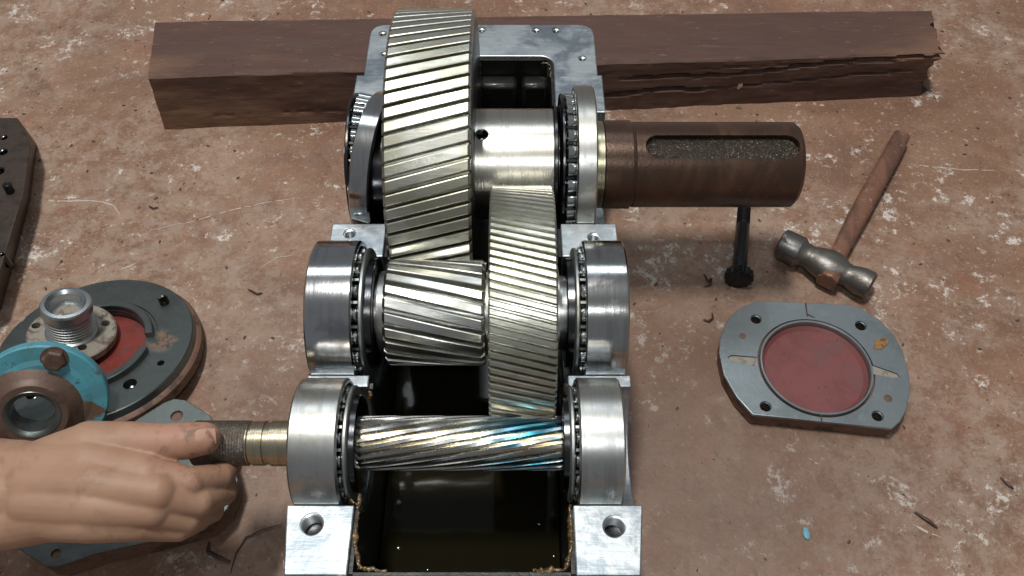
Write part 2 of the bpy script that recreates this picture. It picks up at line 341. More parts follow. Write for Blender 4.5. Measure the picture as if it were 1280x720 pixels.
# back frame with rounded corners, one plate over a wall
def rounded(pts, rad, n=5):
    out = []; k = len(pts)
    for i in range(k):
        p = Vector(pts[i]); r = rad[i] if isinstance(rad, (list, tuple)) else rad
        if r <= 0: out.append(p); continue
        a = (Vector(pts[i-1])-p).normalized(); b = (Vector(pts[(i+1) % k])-p).normalized()
        for j in range(n+1):
            t = j/n; out.append((p+a*r*(1-t)).lerp(p+b*r*t, t) if False else p+a*r*(1-t)**2+b*r*t**2)
    return out
bm = bmesh.new()
prism(bm, [Vector((x, y, 0)) for x, y in rounded([(-98, 630), (-98, 652), (-92, 659), (30, 659), (38, 652), (38, 630), (77.5, 630), (77.5, 706), (-134, 706), (-134, 630)], [0, 3, 3, 5, 5, 0, 0, 16, 16, 0])], Vector((0, 0, 4)), Vector((0, 0, ZP)))
bw = mk('end_wall', bm, M_alu, casing, bevel=.9)
hb = [(-28.9, 697.5, 4.0), (22.8, 697, 4.0), (41.7, 697, 4.2), (64.7, 655.5, 4.0), (-122, 692, 4), (-118, 662, 3.6)]
bake(bw, [cyl_obj((x, y, 0), (0, 0, 1), r, 80, 140, 24) for x, y, r in hb], smooth=16)
for x, y, r in hb: insert(x, y, r, M_ring_dull)
bm = bmesh.new(); box(bm, -137, 78, 150, 178.6, 4, ZP); mk('front_wall', bm, M_alu, casing, bevel=2.5)
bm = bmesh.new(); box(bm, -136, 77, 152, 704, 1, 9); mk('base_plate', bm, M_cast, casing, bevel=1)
# dark painted lining of the chamber
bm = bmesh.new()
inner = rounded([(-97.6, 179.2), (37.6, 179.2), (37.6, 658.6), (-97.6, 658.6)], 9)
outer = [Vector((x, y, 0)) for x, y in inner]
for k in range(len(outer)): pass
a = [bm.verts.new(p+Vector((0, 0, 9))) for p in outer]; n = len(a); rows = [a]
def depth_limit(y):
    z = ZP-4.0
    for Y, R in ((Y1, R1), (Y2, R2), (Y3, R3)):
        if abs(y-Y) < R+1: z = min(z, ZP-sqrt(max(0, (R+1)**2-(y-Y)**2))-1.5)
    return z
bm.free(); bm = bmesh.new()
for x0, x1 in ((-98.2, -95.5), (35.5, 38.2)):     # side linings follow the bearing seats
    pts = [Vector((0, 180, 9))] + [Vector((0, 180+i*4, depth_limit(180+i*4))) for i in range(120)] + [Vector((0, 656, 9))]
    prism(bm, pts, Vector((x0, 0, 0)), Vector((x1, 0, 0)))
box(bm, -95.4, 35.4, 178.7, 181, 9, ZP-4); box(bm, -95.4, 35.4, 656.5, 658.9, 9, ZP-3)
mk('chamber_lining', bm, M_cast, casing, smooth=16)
bm = bmesh.new(); box(bm, -94, 34, 182, 655, 9.5, 30); oil = mk('oil_pool', bm, M_oil, None, smooth=0)
tag(oil, 'dark brown gear oil lying in the bottom of the gearbox', 'oil')
for x, y, r in ((-82, 232, 1.2), (-60, 216, .8), (20, 250, 1.3), (30, 226, .9), (-40, 330, .8)):
    bm = bmesh.new(); bmesh.ops.create_icosphere(bm, subdivisions=2, radius=r, matrix=Matrix.Translation((x, y, 30)) @ Matrix.Diagonal((1.4, 1, .7, 1))); mk('bubble_glint', bm, M_roller, oil)  # bright steel-toned beads stand in for glints on the oil
# ledge inside back wall (wet casting)
bm = bmesh.new()
for x0, x1 in ((-30, 5), (9, 34)): box(bm, x0, x1, 640, 656.4, 60, 108+random.random()*4)
mk('cast_rib', bm, M_cast, casing, bevel=4)
def gunk(pts, r0):
    bm = bmesh.new(); r0 *= .9
    for (ax, ay), (bx, by) in zip(pts, pts[1:]):
        n = max(2, int(hypot(bx-ax, by-ay)/.7))
        for i in range(n):
            x, y = ax+(bx-ax)*i/n, ay+(by-ay)*i/n; r = r0*(.45+.7*abs(noise.noise(Vector((x*.25, y*.25, 1))))*1.6)
            bmesh.ops.create_icosphere(bm, subdivisions=1, radius=r, matrix=Matrix.Translation((x+random.uniform(-1, 1), y+random.uniform(-1, 1), ZP-3.5-random.random()*3)))
    o = mk('sealant_residue', bm, M_gunk, casing, smooth=80)
    r_ = o.modifiers.new('r', 'REMESH'); r_.mode = 'VOXEL'; r_.voxel_size = .6*S; s_ = o.modifiers.new('s', 'SMOOTH'); s_.iterations = 12; bake(o, (), smooth=180)
gunk([(-96.5, 232), (-96, 200), (-92, 184), (-76, 182)], 2.3); gunk([(12, 182), (32, 183), (36, 195), (36.5, 225)], 2.4)
gunk([(25, 657), (35, 652), (37, 625)], 1.6); gunk([(37, 312), (37, 300)], 2.6); gunk([(-97, 306), (-97, 300)], 2); gunk([(-97.5, 224), (-103, 228)], 2)

# ------------------------------------------------------------------ gears
X = Vector((1, 0, 0))
def tooth_mesh(x0, x1, r_tip, r_root, N, twist, nsec=5, tip=.19, mid=.29, rootw=.40, chamf=2.0):
    """one tooth about the X axis, pointing up at its middle; twist = degrees north gained from x0 to x1"""
    bm = bmesh.new(); p = 2*pi/N; rm = (r_tip+r_root)/2
    xs = [x0, x0+chamf]+[x0+chamf+(x1-x0-2*chamf)*i/nsec for i in range(1, nsec)]+[x1-chamf, x1]
    prev = None
    for k, x in enumerate(xs):
        t = (x-(x0+x1)/2)/(x1-x0)*radians(twist); e = chamf*.9 if k in (0, len(xs)-1) else 0
        pr = [(-rootw, r_root-1.5), (-rootw, r_root), (-mid, rm+(r_tip-rm)*-.0), (-tip, r_tip-.4-e), (-tip*.8, r_tip-e), (tip*.8, r_tip-e), (tip, r_tip-.4-e), (mid, rm), (rootw, r_root), (rootw, r_root-1.5)]
        vs = [bm.verts.new((x, sin(t+a*p)*r, cos(t+a*p)*r)) for a, r in pr]
        if prev:
            for i in range(len(vs)): bm.faces.new((prev[i], prev[(i+1) % len(vs)], vs[(i+1) % len(vs)], vs[i]))
        else: bm.faces.new(vs)
        prev = vs
    bm.faces.new(prev)
    for v in bm.verts: v.co *= S
    bmesh.ops.recalc_face_normals(bm, faces=bm.faces); return bm
def gear_teeth(parent, axis, m, x0, x1, r_tip, r_root, N, twist, joined, phase=0, **kw):
    base = root_loc(parent)
    bm = tooth_mesh(x0, x1, r_tip, r_root, N, twist, **kw)
    me = bpy.data.meshes.new('tooth'); 
    if not joined:
        bm.to_mesh(me); bm.free(); me.materials.append(m)
        for p in me.polygons: p.use_smooth = True
        me.set_sharp_from_angle(angle=radians(28))
        for i in range(N):
            o = bpy.data.objects.new('tooth', me); scene.collection.objects.link(o); o.parent = parent
            o.location = Vector(axis)*S-base; o.rotation_euler = (2*pi*(i+phase)/N, 0, 0)
    else:
        bm.to_mesh(me); bm.free(); big = bmesh.new()
        for i in range(N):
            k = len(big.verts); big.from_mesh(me); big.verts.ensure_lookup_table()
            bmesh.ops.rotate(big, verts=big.verts[k:], cent=(0, 0, 0), matrix=Matrix.Rotation(2*pi*(i+phase)/N, 3, 'X'))
        me = bpy.data.meshes.new('teeth'); big.to_mesh(me); big.free(); me.materials.append(m)
        for p in me.polygons: p.use_smooth = True
        me.set_sharp_from_angle(angle=radians(28))
        o = bpy.data.objects.new('teeth', me); scene.collection.objects.link(o); o.parent = parent
        o.location = Vector(axis)*S-base; o['kind'] = 'stuff'

# output shaft
A1 = (0, Y1, ZP); A2 = (0, Y2, ZP); A3 = (0, Y3, ZP)
out = thing('output_shaft', 'thick output shaft with large helical gear, grey hub and rusty keyed end', 'gear shaft', (0, Y1, ZP))
gb = mk('gear', L([(-89.8, 60), (-89.8, 115), (-88.6, 117.0), (-29.8, 117.0), (-28.6, 115), (-28.6, 60)], A1, X, 142), M_gear_side, out)
gb.data.materials.append(M_gear)
for p_ in gb.data.polygons:
    if abs(p_.normal.x) < .3: p_.material_index = 1
gear_teeth(gb, A1, M_gear, -89.8, -28.5, 123.2, 117.6, 76, 7.4, False, phase=.25, tip=.365, mid=.40, rootw=.44)
hub = mk('hub', L([(-31, 42), (-31, 45.6), (32.5, 45.6), (33.4, 44.8), (33.4, 40)], A1, X, 96), M_hub, out)
ph = radians(-14); dvec = Vector((0, sin(ph), cos(ph)))
bake(hub, [cyl_obj(Vector(A1)+Vector((-23.5, 0, 0)), dvec, 5.2, 30, 60, 28)], smooth=16)
bm = bmesh.new(); lathe(bm, [(34, 5.1), (45.0, 5.1), (44.4, 3.9), (43, 4.8), (42, 3.8), (41, 4.8), (40, 3.8), (34, 3.8)], Vector(A1)+Vector((-23.5, 0, 0)), dvec, 24, True); mk('set_screw_hole', bm, M_dark, out)
mk('shoulder', L([(33.5, 40), (33.5, 49), (35.5, 49), (36.5, 47), (36.5, 40)], A1, X, 80), M_dark, out)
mk('journal', L([(36, 32), (66, 32), (66.2, 35.6), (73.4, 35.6), (74, 35)], A1, X, 80), steel('yellowed_steel', (.52, .50, .36), .25, oil=(.40, .33, .16), oilamt=.6, streak=(240, (1, .04, .04)), scale=30, bump=.1).done(), out)
sh = mk('keyed_end', L([(74, 35), (74.3, 36.2), (96, 36.2), (96.6, 34.6), (98, 34.4), (98.8, 34.9), (229, 34.9), (232.2, 32.0)], A1, X, 96), M_rust, out)
kp = radians(-20)                            # direction of the key slot round the shaft
def slot_bm(grow, h0, h1):
    bm = bmesh.new(); ww = 10.2+grow; x0, x1 = 105.4+10.2, 227.2-10.2; pts = []
    for i in range(13): a = pi/2+pi*i/12; pts.append((x0+ww*cos(a), ww*sin(a)))
    for i in range(13): a = -pi/2+pi*i/12; pts.append((x1+ww*cos(a), ww*sin(a)))
    R = Matrix.Rotation(-kp, 3, 'X')
    prism(bm, [Vector(A1)+R@Vector((x, y, 0)) for x, y in pts], R@Vector((0, 0, h0)), R@Vector((0, 0, h1))); return bm
bake(sh, [mk('cutter', slot_bm(0, 27.5, 50), None, smooth=0)], smooth=16)
bm = slot_bm(-.3, 26, 28.2); mk('key_slot', bm, M_key, out, smooth=16)
gearL = mk('shaft_stub', L([(-135, 20), (-133, 31), (-90, 31)], A1, X, 64), M_dark, out)

# intermediate shaft
mid = thing('intermediate_shaft', 'middle shaft carrying short wide-toothed pinion and finer helical gear', 'gear shaft', (0, Y2, ZP))
mk('journal', L([(-134, 22), (-132, 25), (-95, 25), (-94, 30), (-89, 30.5), (-88.8, 26), (-18, 26), (-18, 31), (-15, 31), (28, 31), (28.5, 33), (33, 33), (33, 27), (76, 25), (78, 22)], A2, X, 72), M_ring_dull, mid)
pb = mk('pinion', L([(-88.8, 24), (-88.8, 30.5), (-88, 32.2), (-19.8, 32.2), (-19, 30.5), (-19, 24)], A2, X, 88), M_pinion, mid)
gear_teeth(pb, A2, M_pinion, -88.8, -19, 38.3, 32.2, 23, -25, False, phase=.35, nsec=8, tip=.31, mid=.37, rootw=.43)
g3 = mk('gear', L([(-14.9, 40), (-14.9, 86.5), (-14, 87.8), (27.8, 87.8), (28.7, 86.5), (28.7, 40)], A2, X, 120), M_gear3, mid)
gear_teeth(g3, A2, M_gear3, -14.9, 28.7, 91.3, 88.0, 104, -7, True, nsec=3, chamf=1.2, tip=.31, mid=.36, rootw=.43)

# input pinion shaft
inp = thing('input_shaft', 'long thin pinion shaft with twisted teeth gripped by the hand', 'gear shaft', (0, Y3, ZP))
mk('shaft', L([(-208, 12), (-206, 14.3), (-170, 14.4), (-169.4, 13.4), (-168, 13.4), (-167.6, 14.6), (-160, 14.6), (-159.6, 13.8), (-156, 13.8), (-155.6, 14.9), (-134, 14.9), (-134, 17), (-101.5, 17), (-101.3, 14.5), (32.4, 14.5), (33, 17), (66, 17), (68, 14)], A3, X, 56), steel('brassy_shaft_steel', (.50, .44, .32), .26, oil=(.30, .22, .11), oilamt=.7, streak=(240, (1, .05, .05)), scale=50).done(), inp)
q = Mat('rough_dark_shaft', (.16, .145, .125), .42, .9); q.layer(q.ramp(q.noise(300, 5, .8), .52, .66), (.34, .32, .30), .4); q.layer(q.ramp(q.noise(60, 5, .7), .5, .65), (.10, .06, .04), .5, .5, amt=.7); q.bump(q.noise(350, 5, .8), 1, .8)
bm = bmesh.new(); pr = [(-207, 11)]+[(-206+i*.9, 14.75 if i % 2 else 14.45) for i in range(40)]+[(-170, 11)]; lathe(bm, pr, A3, X, 56, True); mk('rough_end', bm, q.done(), inp)
gear_teeth(inp, A3, M_p4, -101.3, 32.4, 17.6, 13.8, 19, 88, True, nsec=40, chamf=1.0, tip=.22, mid=.27, rootw=.42)

# ------------------------------------------------------------------ bearings
def bearing(label, A, xo, xi, ro, rs, mring=M_ring, nroll=22, loose=None, big=1.0, ext=4.5, L0=4, rib=8.5, dr=0):
    """xo outer (covered) edge, xi edge of the cup on the roller side, ro cup radius, rs shaft radius"""
    s = 1 if xi > xo else -1; t = thing('tapered_roller_bearing', label, 'bearing', ((xo+xi)/2, A[1], A[2]), 'tapered roller bearings on the three shafts')
    D = X*s; O = Vector(A)+X*xo; Wd = abs(xi-xo); wall = ro*.06+1.0
    O2, D2, W2 = O, D, Wd
    if loose: O2, D2, W2 = Vector(loose[0]), Vector(loose[1]).normalized(), loose[2]
    bm = bmesh.new(); lathe(bm, ring(0, W2, ro-wall*2.2, ro, 1.3, ro-wall), O2, D2, 128, True); mk('outer_ring', bm, mring, t)
    rr = 5.2*big; r2 = ro-wall-rr-.5+dr; r1 = r2-1.6
    for i in range(nroll):
        a = 2*pi*i/nroll; e = Vector((0, cos(a), sin(a))); p0, p1 = O+D*L0+e*r1, O+D*(Wd+ext)+e*r2
        mk('roller', L([(0, rr*.5), (.6, rr*.86), ((p1-p0).length-.7, rr), ((p1-p0).length, rr*.88)], p0, p1-p0, 18), M_roller, t)
    W1 = Wd+ext
    bm = bmesh.new(); lathe(bm, ring(W1+.4, W1+3.6, r2-rr*1.0, r2+rr*.85, .9), O, D, 96, True)
    for i in range(nroll):
        a = 2*pi*(i+.5)/nroll; e = Vector((0, cos(a), sin(a))); f2 = Vector((0, -sin(a), cos(a)))
        p0, p1 = O+D*L0+e*(r1+rr*.3), O+D*(W1+.9)+e*(r2+rr*.3); prism(bm, [p0+f2*.9, p0-f2*.9, p1-f2*.9, p1+f2*.9], e*-.5, e*1.1)
    mk('cage', bm, M_cage if ext < 6 else M_dark, t)
    bm = bmesh.new(); lathe(bm, [(2, rs), (2, r1-rr), (W1+2.6, r2-rr*1.1), (W1+3.0, r2-rr*.5), (W1+rib-.6, r2-rr*.6), (W1+rib, r2-rr*.9), (W1+rib, rs)], O, D, 96, True); mk('inner_ring', bm, M_dark, t)
    return t
bearing('polished bearing at the left end of the middle shaft', A2, -139.1, -107.3, R2-.2, 25.2, nroll=17, ext=3)
bearing('stained shiny bearing at the right end of the middle shaft', A2, 78.6, 49.4, R2-.2, 25.2, nroll=17, ext=3)
bearing('satin grey bearing on the thin shaft next to the hand', A3, -136.9, -106.5, R3-.2, 17.2, M_ring_dull, 16, big=.85, ext=1.6, rib=7.5)
bearing('plain grey bearing at the right end of the thin pinion shaft', A3, 69.2, 41, R3-.2, 17.2, M_ring_dull, 16, big=.85, ext=1.6, rib=7.5)
bearing('narrow bearing between grey hub and rusty keyed shaft end', A1, 65.2, 49.5, R1-.3, 32.2, M_ring_dull, 26, big=1.15, ext=7.5, rib=4.5)
al = radians(11)
bearing('bearing beside the large gear with its outer ring knocked askew', A1, -98, -112, 60.5, 31.2, M_ring, 26, loose=((-115, Y1-2, ZP+1), (cos(al), -sin(al), 0), 16), big=1.05, ext=12, L0=15, rib=4.6, dr=3.5)

# ------------------------------------------------------------------ timber beam
beam = thing('timber_beam', 'long weathered brown timber beam lying on the floor behind the gearbox', 'timber', (40, 770, 0))
Lc = [Vector(p) for p in ((-371, 701, 0), (-369, 708, 66), (-383, 797, 66), (-386, 800, 0))]
Rc = [Vector(p) for p in ((459, 755, 0), (452, 756, 57), (463, 830, 57), (466, 832, 0))]
bm = bmesh.new(); NX = 420; per = []
def sect(t):
    c = [Lc[i].lerp(Rc[i], t) for i in range(4)]; pts = []
    for i, n in ((0, 26), (1, 26), (2, 8), (3, 8)):
        for k in range(n): pts.append((c[i].lerp(c[(i+1) % 4], k/n), i, k/n))
    return pts
cracks = [  # (height fraction on the front face as a function of x, depth, half width, x range)
    (lambda x: .66+.0009*(x-150)+.05*sin(x*.021), 9, .035, 110, 460), (lambda x: .40+.0006*(x-150)+.05*sin(x*.017+1), 5, .022, 100, 430),
    (lambda x: .30+.0004*x+.03*sin(x*.05), 8, .04, 60, 210), (lambda x: .26+.0001*x+.02*sin(x*.04), 2.5, .014, -330, -60), (lambda x: .40+.02*sin(x*.05), 2.5, .012, -170, -90),
    (lambda x: .80+.0003*(x-150)+.03*sin(x*.03), 3, .018, 180, 420)]
prev = None
for i in range(NX+1):
    t = i/NX; row = []
    for p, f, k in sect(t):
        p = p.copy(); nz = noise.noise(Vector((p.x*.02, p.y*.06, p.z*.06)))*1.6+noise.noise(Vector((p.x*.06, p.y*.3, p.z*.3)))*.6
        out_d = {0: Vector((0, -1, 0)), 1: Vector((0, 0, 1)), 2: Vector((0, 1, 0)), 3: Vector((0, 0, 0))}[f]
        if k == 0 and f == 1: p += Vector((0, 1.2, -1.2))
        p += out_d*nz
        if f == 0:
            d = 0
            for fn, dp, hw, xa, xb in cracks:
                if xa < p.x < xb:
                    e = min(1, (p.x-xa)/30, (xb-p.x)/8 if xb < 440 else 1); q_ = abs(k-(fn(p.x)+.02*noise.noise(Vector((p.x*.08, fn(1), 0)))))
                    if q_ < hw: d = max(d, dp*e*(1-q_/hw)**.6)
            p.y += d
            if k < .3 and 40 < p.x < 230: p.y -= 4*(.3-k)/.3*abs(noise.noise(Vector((p.x*.03, 1, 0))))*2
        if t > .97: p.x += noise.noise(Vector((0, p.y*.1, p.z*.12)))*9*(t-.97)/.03 - (8*(t-.97)/.03 if (f == 0 and k < .7) else 0)
        row.append(bm.verts.new(p))
    if prev:
        n = len(row)
        for j in range(n): bm.faces.new((prev[j], prev[(j+1) % n], row[(j+1) % n], row[j]))
    else: bm.faces.new(row)
    prev = row
bm.faces.new(prev); mk('beam_body', bm, M_wood, beam, smooth=32)
bm = bmesh.new(); q0 = P(925, 104, 33)
for i in range(4):
    a = q0+Vector((random.uniform(-2, 2), -4+random.random(), random.uniform(-5, 3))); b = a+Vector((random.uniform(-2, 2), -3, random.uniform(3, 9)))
    tube(bm, [a, a.lerp(b, .5), b], lambda t: 1.3*(1-t)+.2, 5)
mk('wood_splinter', bm, Mat('fresh_splinter', (.55, .45, .36), .6).done(), beam)

# ------------------------------------------------------------------ dark cast block at the left edge
blk = thing('cast_block', 'dark oily steel block with bolt holes cut off by the left edge', 'metal block', (-520, 600, 0))
h = 38
tp = [P(22, 147, h), P(38, 182, h), P(30, 240, h), P(-10, 372, h), P(-40, 392, h), P(-95, 392, h), P(-95, 147, h)]
bm = bmesh.new(); a = [bm.verts.new(p) for p in tp]
btm = [P(30, 160, 0), P(46, 180, 0), P(38, 250, 0), P(2, 388, 0), P(-60, 400, 0), P(-110, 400, 0), P(-110, 147, 0)]
b = [bm.verts.new(p) for p in btm]; bm.faces.new(a); bm.faces.new(b)
for i in range(7): bm.faces.new((a[i], a[(i+1) % 7], b[(i+1) % 7], b[i]))
q = Mat('oily_block', (.062, .044, .035), .45, .4); q.layer(q.ramp(q.noise(50, 5, .7), .45, .65), (.03, .024, .02), .45, amt=.8); q.layer(q.ramp(q.noise(120, 5, .7), .62, .7), (.13, .10, .08), .3, amt=.6); q.bump(q.noise(120, 5, .7), .8, .5)
bo = mk('block_body', bm, q.done(), blk, bevel=1.6)
hp = [P(5, 172, h), P(4, 190, h), P(-1, 214, h), P(2, 318, h)]
bake(bo, [cyl_obj(p, (0, 0, 1), r, -20, 6, 24) for p, r in zip(hp, (3.6, 4.6, 5.2, 2.6))], smooth=16)
for p, r in zip(hp, (3.6, 4.6, 5.2, 2.6)):
    bm = bmesh.new(); lathe(bm, [(-16, r+.3), (-.6, r+.3), (-1.2, r-.8), (-3, r-.1), (-4.5, r-.9), (-6, r-.1), (-16, r-.9)], p, (0, 0, 1), 20, True); mk('threaded_hole', bm, M_dark, blk)
mk('dowel_pin', L([(-5, 4), (9, 4), (10, 3)], P(13, 240, h), (0, .15, 1), 24), M_black, blk)

# ------------------------------------------------------------------ round cover with red centre (left)
ax = (Vector((-.02, .15, 1))).normalized(); cen = P(118, 432, 26)
cov = thing('round_cover', 'large round grey iron cover with red painted recess lying at left', 'cover plate', cen)
Rr = 81
mk('rim', L([(-20, Rr+3.5), (-15, Rr+4), (-8, Rr+1), (-.8, Rr), (0, Rr-.8), (0, 52), (-1, 51.5)], cen, ax, 110), M_iron2, cov, label='grey machined rim')
rim = cov.children[0]
bake(rim, [cyl_obj(cen, ax, 42, -9, 8, 80)] + [cyl_obj(P(u, v, 26)-ax*0, ax, r, -12, 12, 24) for u, v, r in ((203, 372, 4), (166, 487, 5.5), (203, 458, 3), (20, 392, 5), (45, 500, 5))], smooth=16)
mk('red_recess', L([(-8.9, 41.5), (-7.6, 41.2), (-7.4, 10)], cen, ax, 80), M_red2, cov)
bm = bmesh.new(); lathe(bm, [(-19, Rr-2), (-18, Rr+5), (-10, Rr+4.6), (-7.5, Rr+1.6), (-7, Rr-2)], cen, ax, 110, True); mk('rusty_side', bm, M_edge, cov)
for u, v, r in ((203, 372, 3.9), (166, 487, 5.4), (45, 500, 5)):
    bm = bmesh.new(); lathe(bm, [(-12, r+.3), (-1.2, r+.3), (-1.8, r-1), (-12, r-1)], P(u, v, 26), ax, 24, True); mk('bolt_hole', bm, M_dark, cov)
    mk('hole_shade_plug', L([(-12, r-.5), (-7, r-.6)], P(u, v, 26), ax, 20), M_debris_shade, cov)  # plug in debris colour, dark to imitate shade inside the bolt hole
# raised inner lip broken by two gaps
bm = bmesh.new(); d, e1, e2 = frame_of(ax)
def lip(a0, a1):
    n = 26; prev = None
    for i in range(n+1):
        a = radians(a0+(a1-a0)*i/n); e = Vector((cos(a), sin(a), 0)); e = (e-ax*e.dot(ax)).normalized()
        vs = [bm.verts.new(cen+e*r+ax*t) for r, t in ((42.3, -8), (42.3, 4.6), (43, 5.2), (48, 5.2), (48.7, 4.6), (48.7, -.5))]
        if prev:
            for k in range(6): bm.faces.new((prev[k], prev[(k+1) % 6], vs[(k+1) % 6], vs[k]))
        else: bm.faces.new(vs)
        prev = vs
    bm.faces.new(prev)
lip(12, 128); lip(-88, -8); lip(140, 262)
mk('raised_lip', bm, M_iron2, cov, smooth=35)

# plate under the hand, bottom left
def px_poly(pts, z): return [P(u, v, z) for u, v in pts]
pl = thing('flange_plate', 'grey flat flange plate with rounded corners under the hand', 'cover plate', P(165, 610, 0))
pts = px_poly([(128, 560), (165, 528), (205, 503), (218, 498), (232, 500), (262, 519), (285, 555), (297, 600), (284, 636), (262, 656), (190, 676), (120, 692), (72, 708), (56, 707), (22, 686), (12, 674), (40, 620)], 30)
bm = bmesh.new(); prism(bm, pts, Vector((0, 0, -2.5)), Vector((0, 0, 0))); top = mk('machined_face', bm, M_iron2, pl, bevel=.6)
bake(top, [cyl_obj(P(221, 520, 30), (0, 0, 1), 5, -8, 4, 24), cyl_obj(P(70, 692, 30), (0, 0, 1), 3.6, -8, 4, 24)], smooth=16)
c0 = sum(pts, Vector())/len(pts)
bm = bmesh.new(); prism(bm, [c0+(p-c0)*.985 for p in pts], Vector((0, 0, -24)), Vector((0, 0, -2.6))); mk('rough_body', bm, M_edge, pl, bevel=1.5)

# small flange with threaded sleeve
axn = view_axis(88, 400, (-9, -40), radians(47)); cf = P(90, 414, 34)
nip = thing('threaded_nipple', 'shiny threaded steel sleeve on a small dirty flange, standing on the round cover', 'pipe fitting', cf)
fl = mk('flange', L([(-8, 33.5), (-7, 34.8), (-1, 34.8), (0, 33.5)], cf, axn, 64), M_pale, nip)
dd = frame_of(axn)
def onplane(u, v, o, n):
    r = Vector(((u-640)/F, ((360-v)/F)*cos(TH)+sin(TH), ((360-v)/F)*sin(TH)-cos(TH))); c = Vector((0, 0, CZ)); return c+r*((o-c).dot(n)/r.dot(n))
bake(fl, [cyl_obj(onplane(u, v, cf, axn), axn, 3.6, -12, 5, 20) for u, v in ((45, 407), (132, 404), (103, 434), (73, 378))], smooth=16)
pr = [(0, 20.8), (2, 20.4), (3.4, 18.2)]; t = 4
while t < 20: pr += [(t, 18.9), (t+.8, 18.9), (t+1.5, 16.9), (t+2.2, 16.9)]; t += 3.0
pr += [(22, 16.8), (23.5, 16.8), (24.5, 19.6), (31.5, 19.6), (33.2, 18.6), (33.6, 15.6), (31, 13.2), (25, 12.6), (21.5, 12.4), (21.3, 5), (21.3, 0)]
bm = bmesh.new(); lathe(bm, [(0, 0)]+pr, cf, axn, 72, False); mk('threaded_sleeve', bm, M_sleeve, nip, smooth=25)
mk('plug', L([(21, 9.8), (22.6, 9.3), (23.2, 6)], cf, axn, 32), M_pale, nip)

# blue painted seal cover
axb = view_axis(50, 490, (-9, 24), radians(30)); cb = P(54, 500, 66)
blu = thing('blue_seal_cover', 'round blue painted cover with rusty centre boss and one hex bolt', 'cover plate', cb)
disc = mk('disc', L([(-9, 44.4), (-8, 45.4), (-1.4, 45.4), (0, 44.3), (.2, 34), (1.5, 30)], cb, axb, 96), M_blue, blu)
bake(disc, [cyl_obj(onplane(43, 511, cb, axb), axb, 20, -14, 9, 48)], smooth=16)
cb2 = onplane(43, 511, cb, axb)
bm = bmesh.new(); lathe(bm, [(-7, 16.4), (-7, 21), (.6, 35.5), (2.2, 33.5), (5, 29), (6.6, 26.8), (8.2, 25.8), (9.2, 24.4), (9.2, 19), (8.2, 17.8), (6, 16.4)], cb2, axb, 96, True)
mk('boss', bm, M_grime, blu)
bm = bmesh.new(); lathe(bm, [(-7.5, 16.2), (8, 16.9), (8.9, 18.2), (9.5, 19.8), (9.8, 19.5), (8.9, 17.2), (7.6, 15.6), (-7.5, 14.9)], cb2, axb, 72, True); mk('bore_ring', bm, M_iron2, blu)
pbolt = onplane(68, 448, cb, axb)
bo = thing('hex_bolt', 'rusty hex bolt head in the rim of the blue cover', 'bolt', pbolt)
mk('bolt_head', L([(0, 8.6), (5.2, 8.6), (6.4, 7.2)], pbolt, axb, 6), M_grime, bo, smooth=20, bevel=.5)
mk('washer', L([(-.2, 9.8), (.9, 9.6)], pbolt, axb, 32), M_grime, bo)

# ------------------------------------------------------------------ blank flange with red recess (right)
H1 = 17
blank = thing('blank_flange', 'flat sided grey flange with round red recess lying right of the gearbox', 'cover plate', P(1018, 460, 0))
pp = [(941, 518), (921, 496), (905, 468), (899, 440), (900, 424), (908, 402), (922, 387), (945, 376), (1000, 378), (1065, 381), (1080, 387), (1100, 400), (1117, 418), (1129, 440), (1136, 466), (1138, 490), (1133, 512), (1126, 526), (1115, 536), (1060, 530), (1000, 524)]
pts = px_poly(pp, H1); bm = bmesh.new(); prism(bm, pts, Vector((0, 0, -3)), Vector((0, 0, 0))); top = mk('machined_face', bm, M_iron, blank, bevel=.6)
cc = P(1020, 458, H1); ry = 38.5
cuts = [cyl_obj(cc, (0, 0, 1), 48.6, -9, 6, 96)]
for u, v, r in ((945, 399, 4.9), (1076, 407, 5.1), (957, 508, 4.9), (1097, 520, 4.9)): cuts.append(cyl_obj(P(u, v, H1), (0, 0, 1), r, -9, 6, 24))
def slot_cut(u0, v0, u1, v1, w0, w1):
    a, b = P(u0, v0, H1), P(u1, v1, H1); s = (b-a).normalized(); s = Vector((-s.y, s.x, 0)); n = (b-a).normalized()
    bm = bmesh.new(); prism(bm, [a-s*w0, a-n*3, a+s*w0, b+s*w1, b-s*w1], Vector((0, 0, -1.8)), Vector((0, 0, 4))); return mk('cutter', bm, None, smooth=0)
cuts += [slot_cut(914, 447, 946, 452, 2.8, 5.0), slot_cut(1121, 470, 1088, 461, 2.8, 5.0)]
bake(top, cuts, smooth=16)
for u0, v0, u1, v1 in ((914, 447, 944, 452), (1121, 470, 1090, 461.5)):
    a_, b_ = P(u0, v0, H1), P(u1, v1, H1); n_ = (b_-a_).normalized(); s_ = Vector((-n_.y, n_.x, 0)); bm = bmesh.new()
    prism(bm, [a_-s_*2.2, a_-n_*2.2, a_+s_*2.2, b_+s_*4.2, b_-s_*4.2], Vector((0, 0, -1.9)), Vector((0, 0, -.7))); mk('oil_groove', bm, M_pale, blank, bevel=.3)
c0 = sum(pts, Vector())/len(pts)
bm = bmesh.new(); prism(bm, [c0+(p-c0)*.99 for p in pts], Vector((0, 0, -16.6)), Vector((0, 0, -3.1))); body = mk('rough_body', bm, M_edge, blank, bevel=1)
bake(body, [cyl_obj(cc, (0, 0, 1), 46.2, -9, 6, 96)]+[cyl_obj(P(u, v, H1), (0, 0, 1), r, -14, 6, 24) for u, v, r in ((945, 399, 5.2), (1076, 407, 5.4), (957, 508, 5.2), (1097, 520, 5.2))], smooth=16)
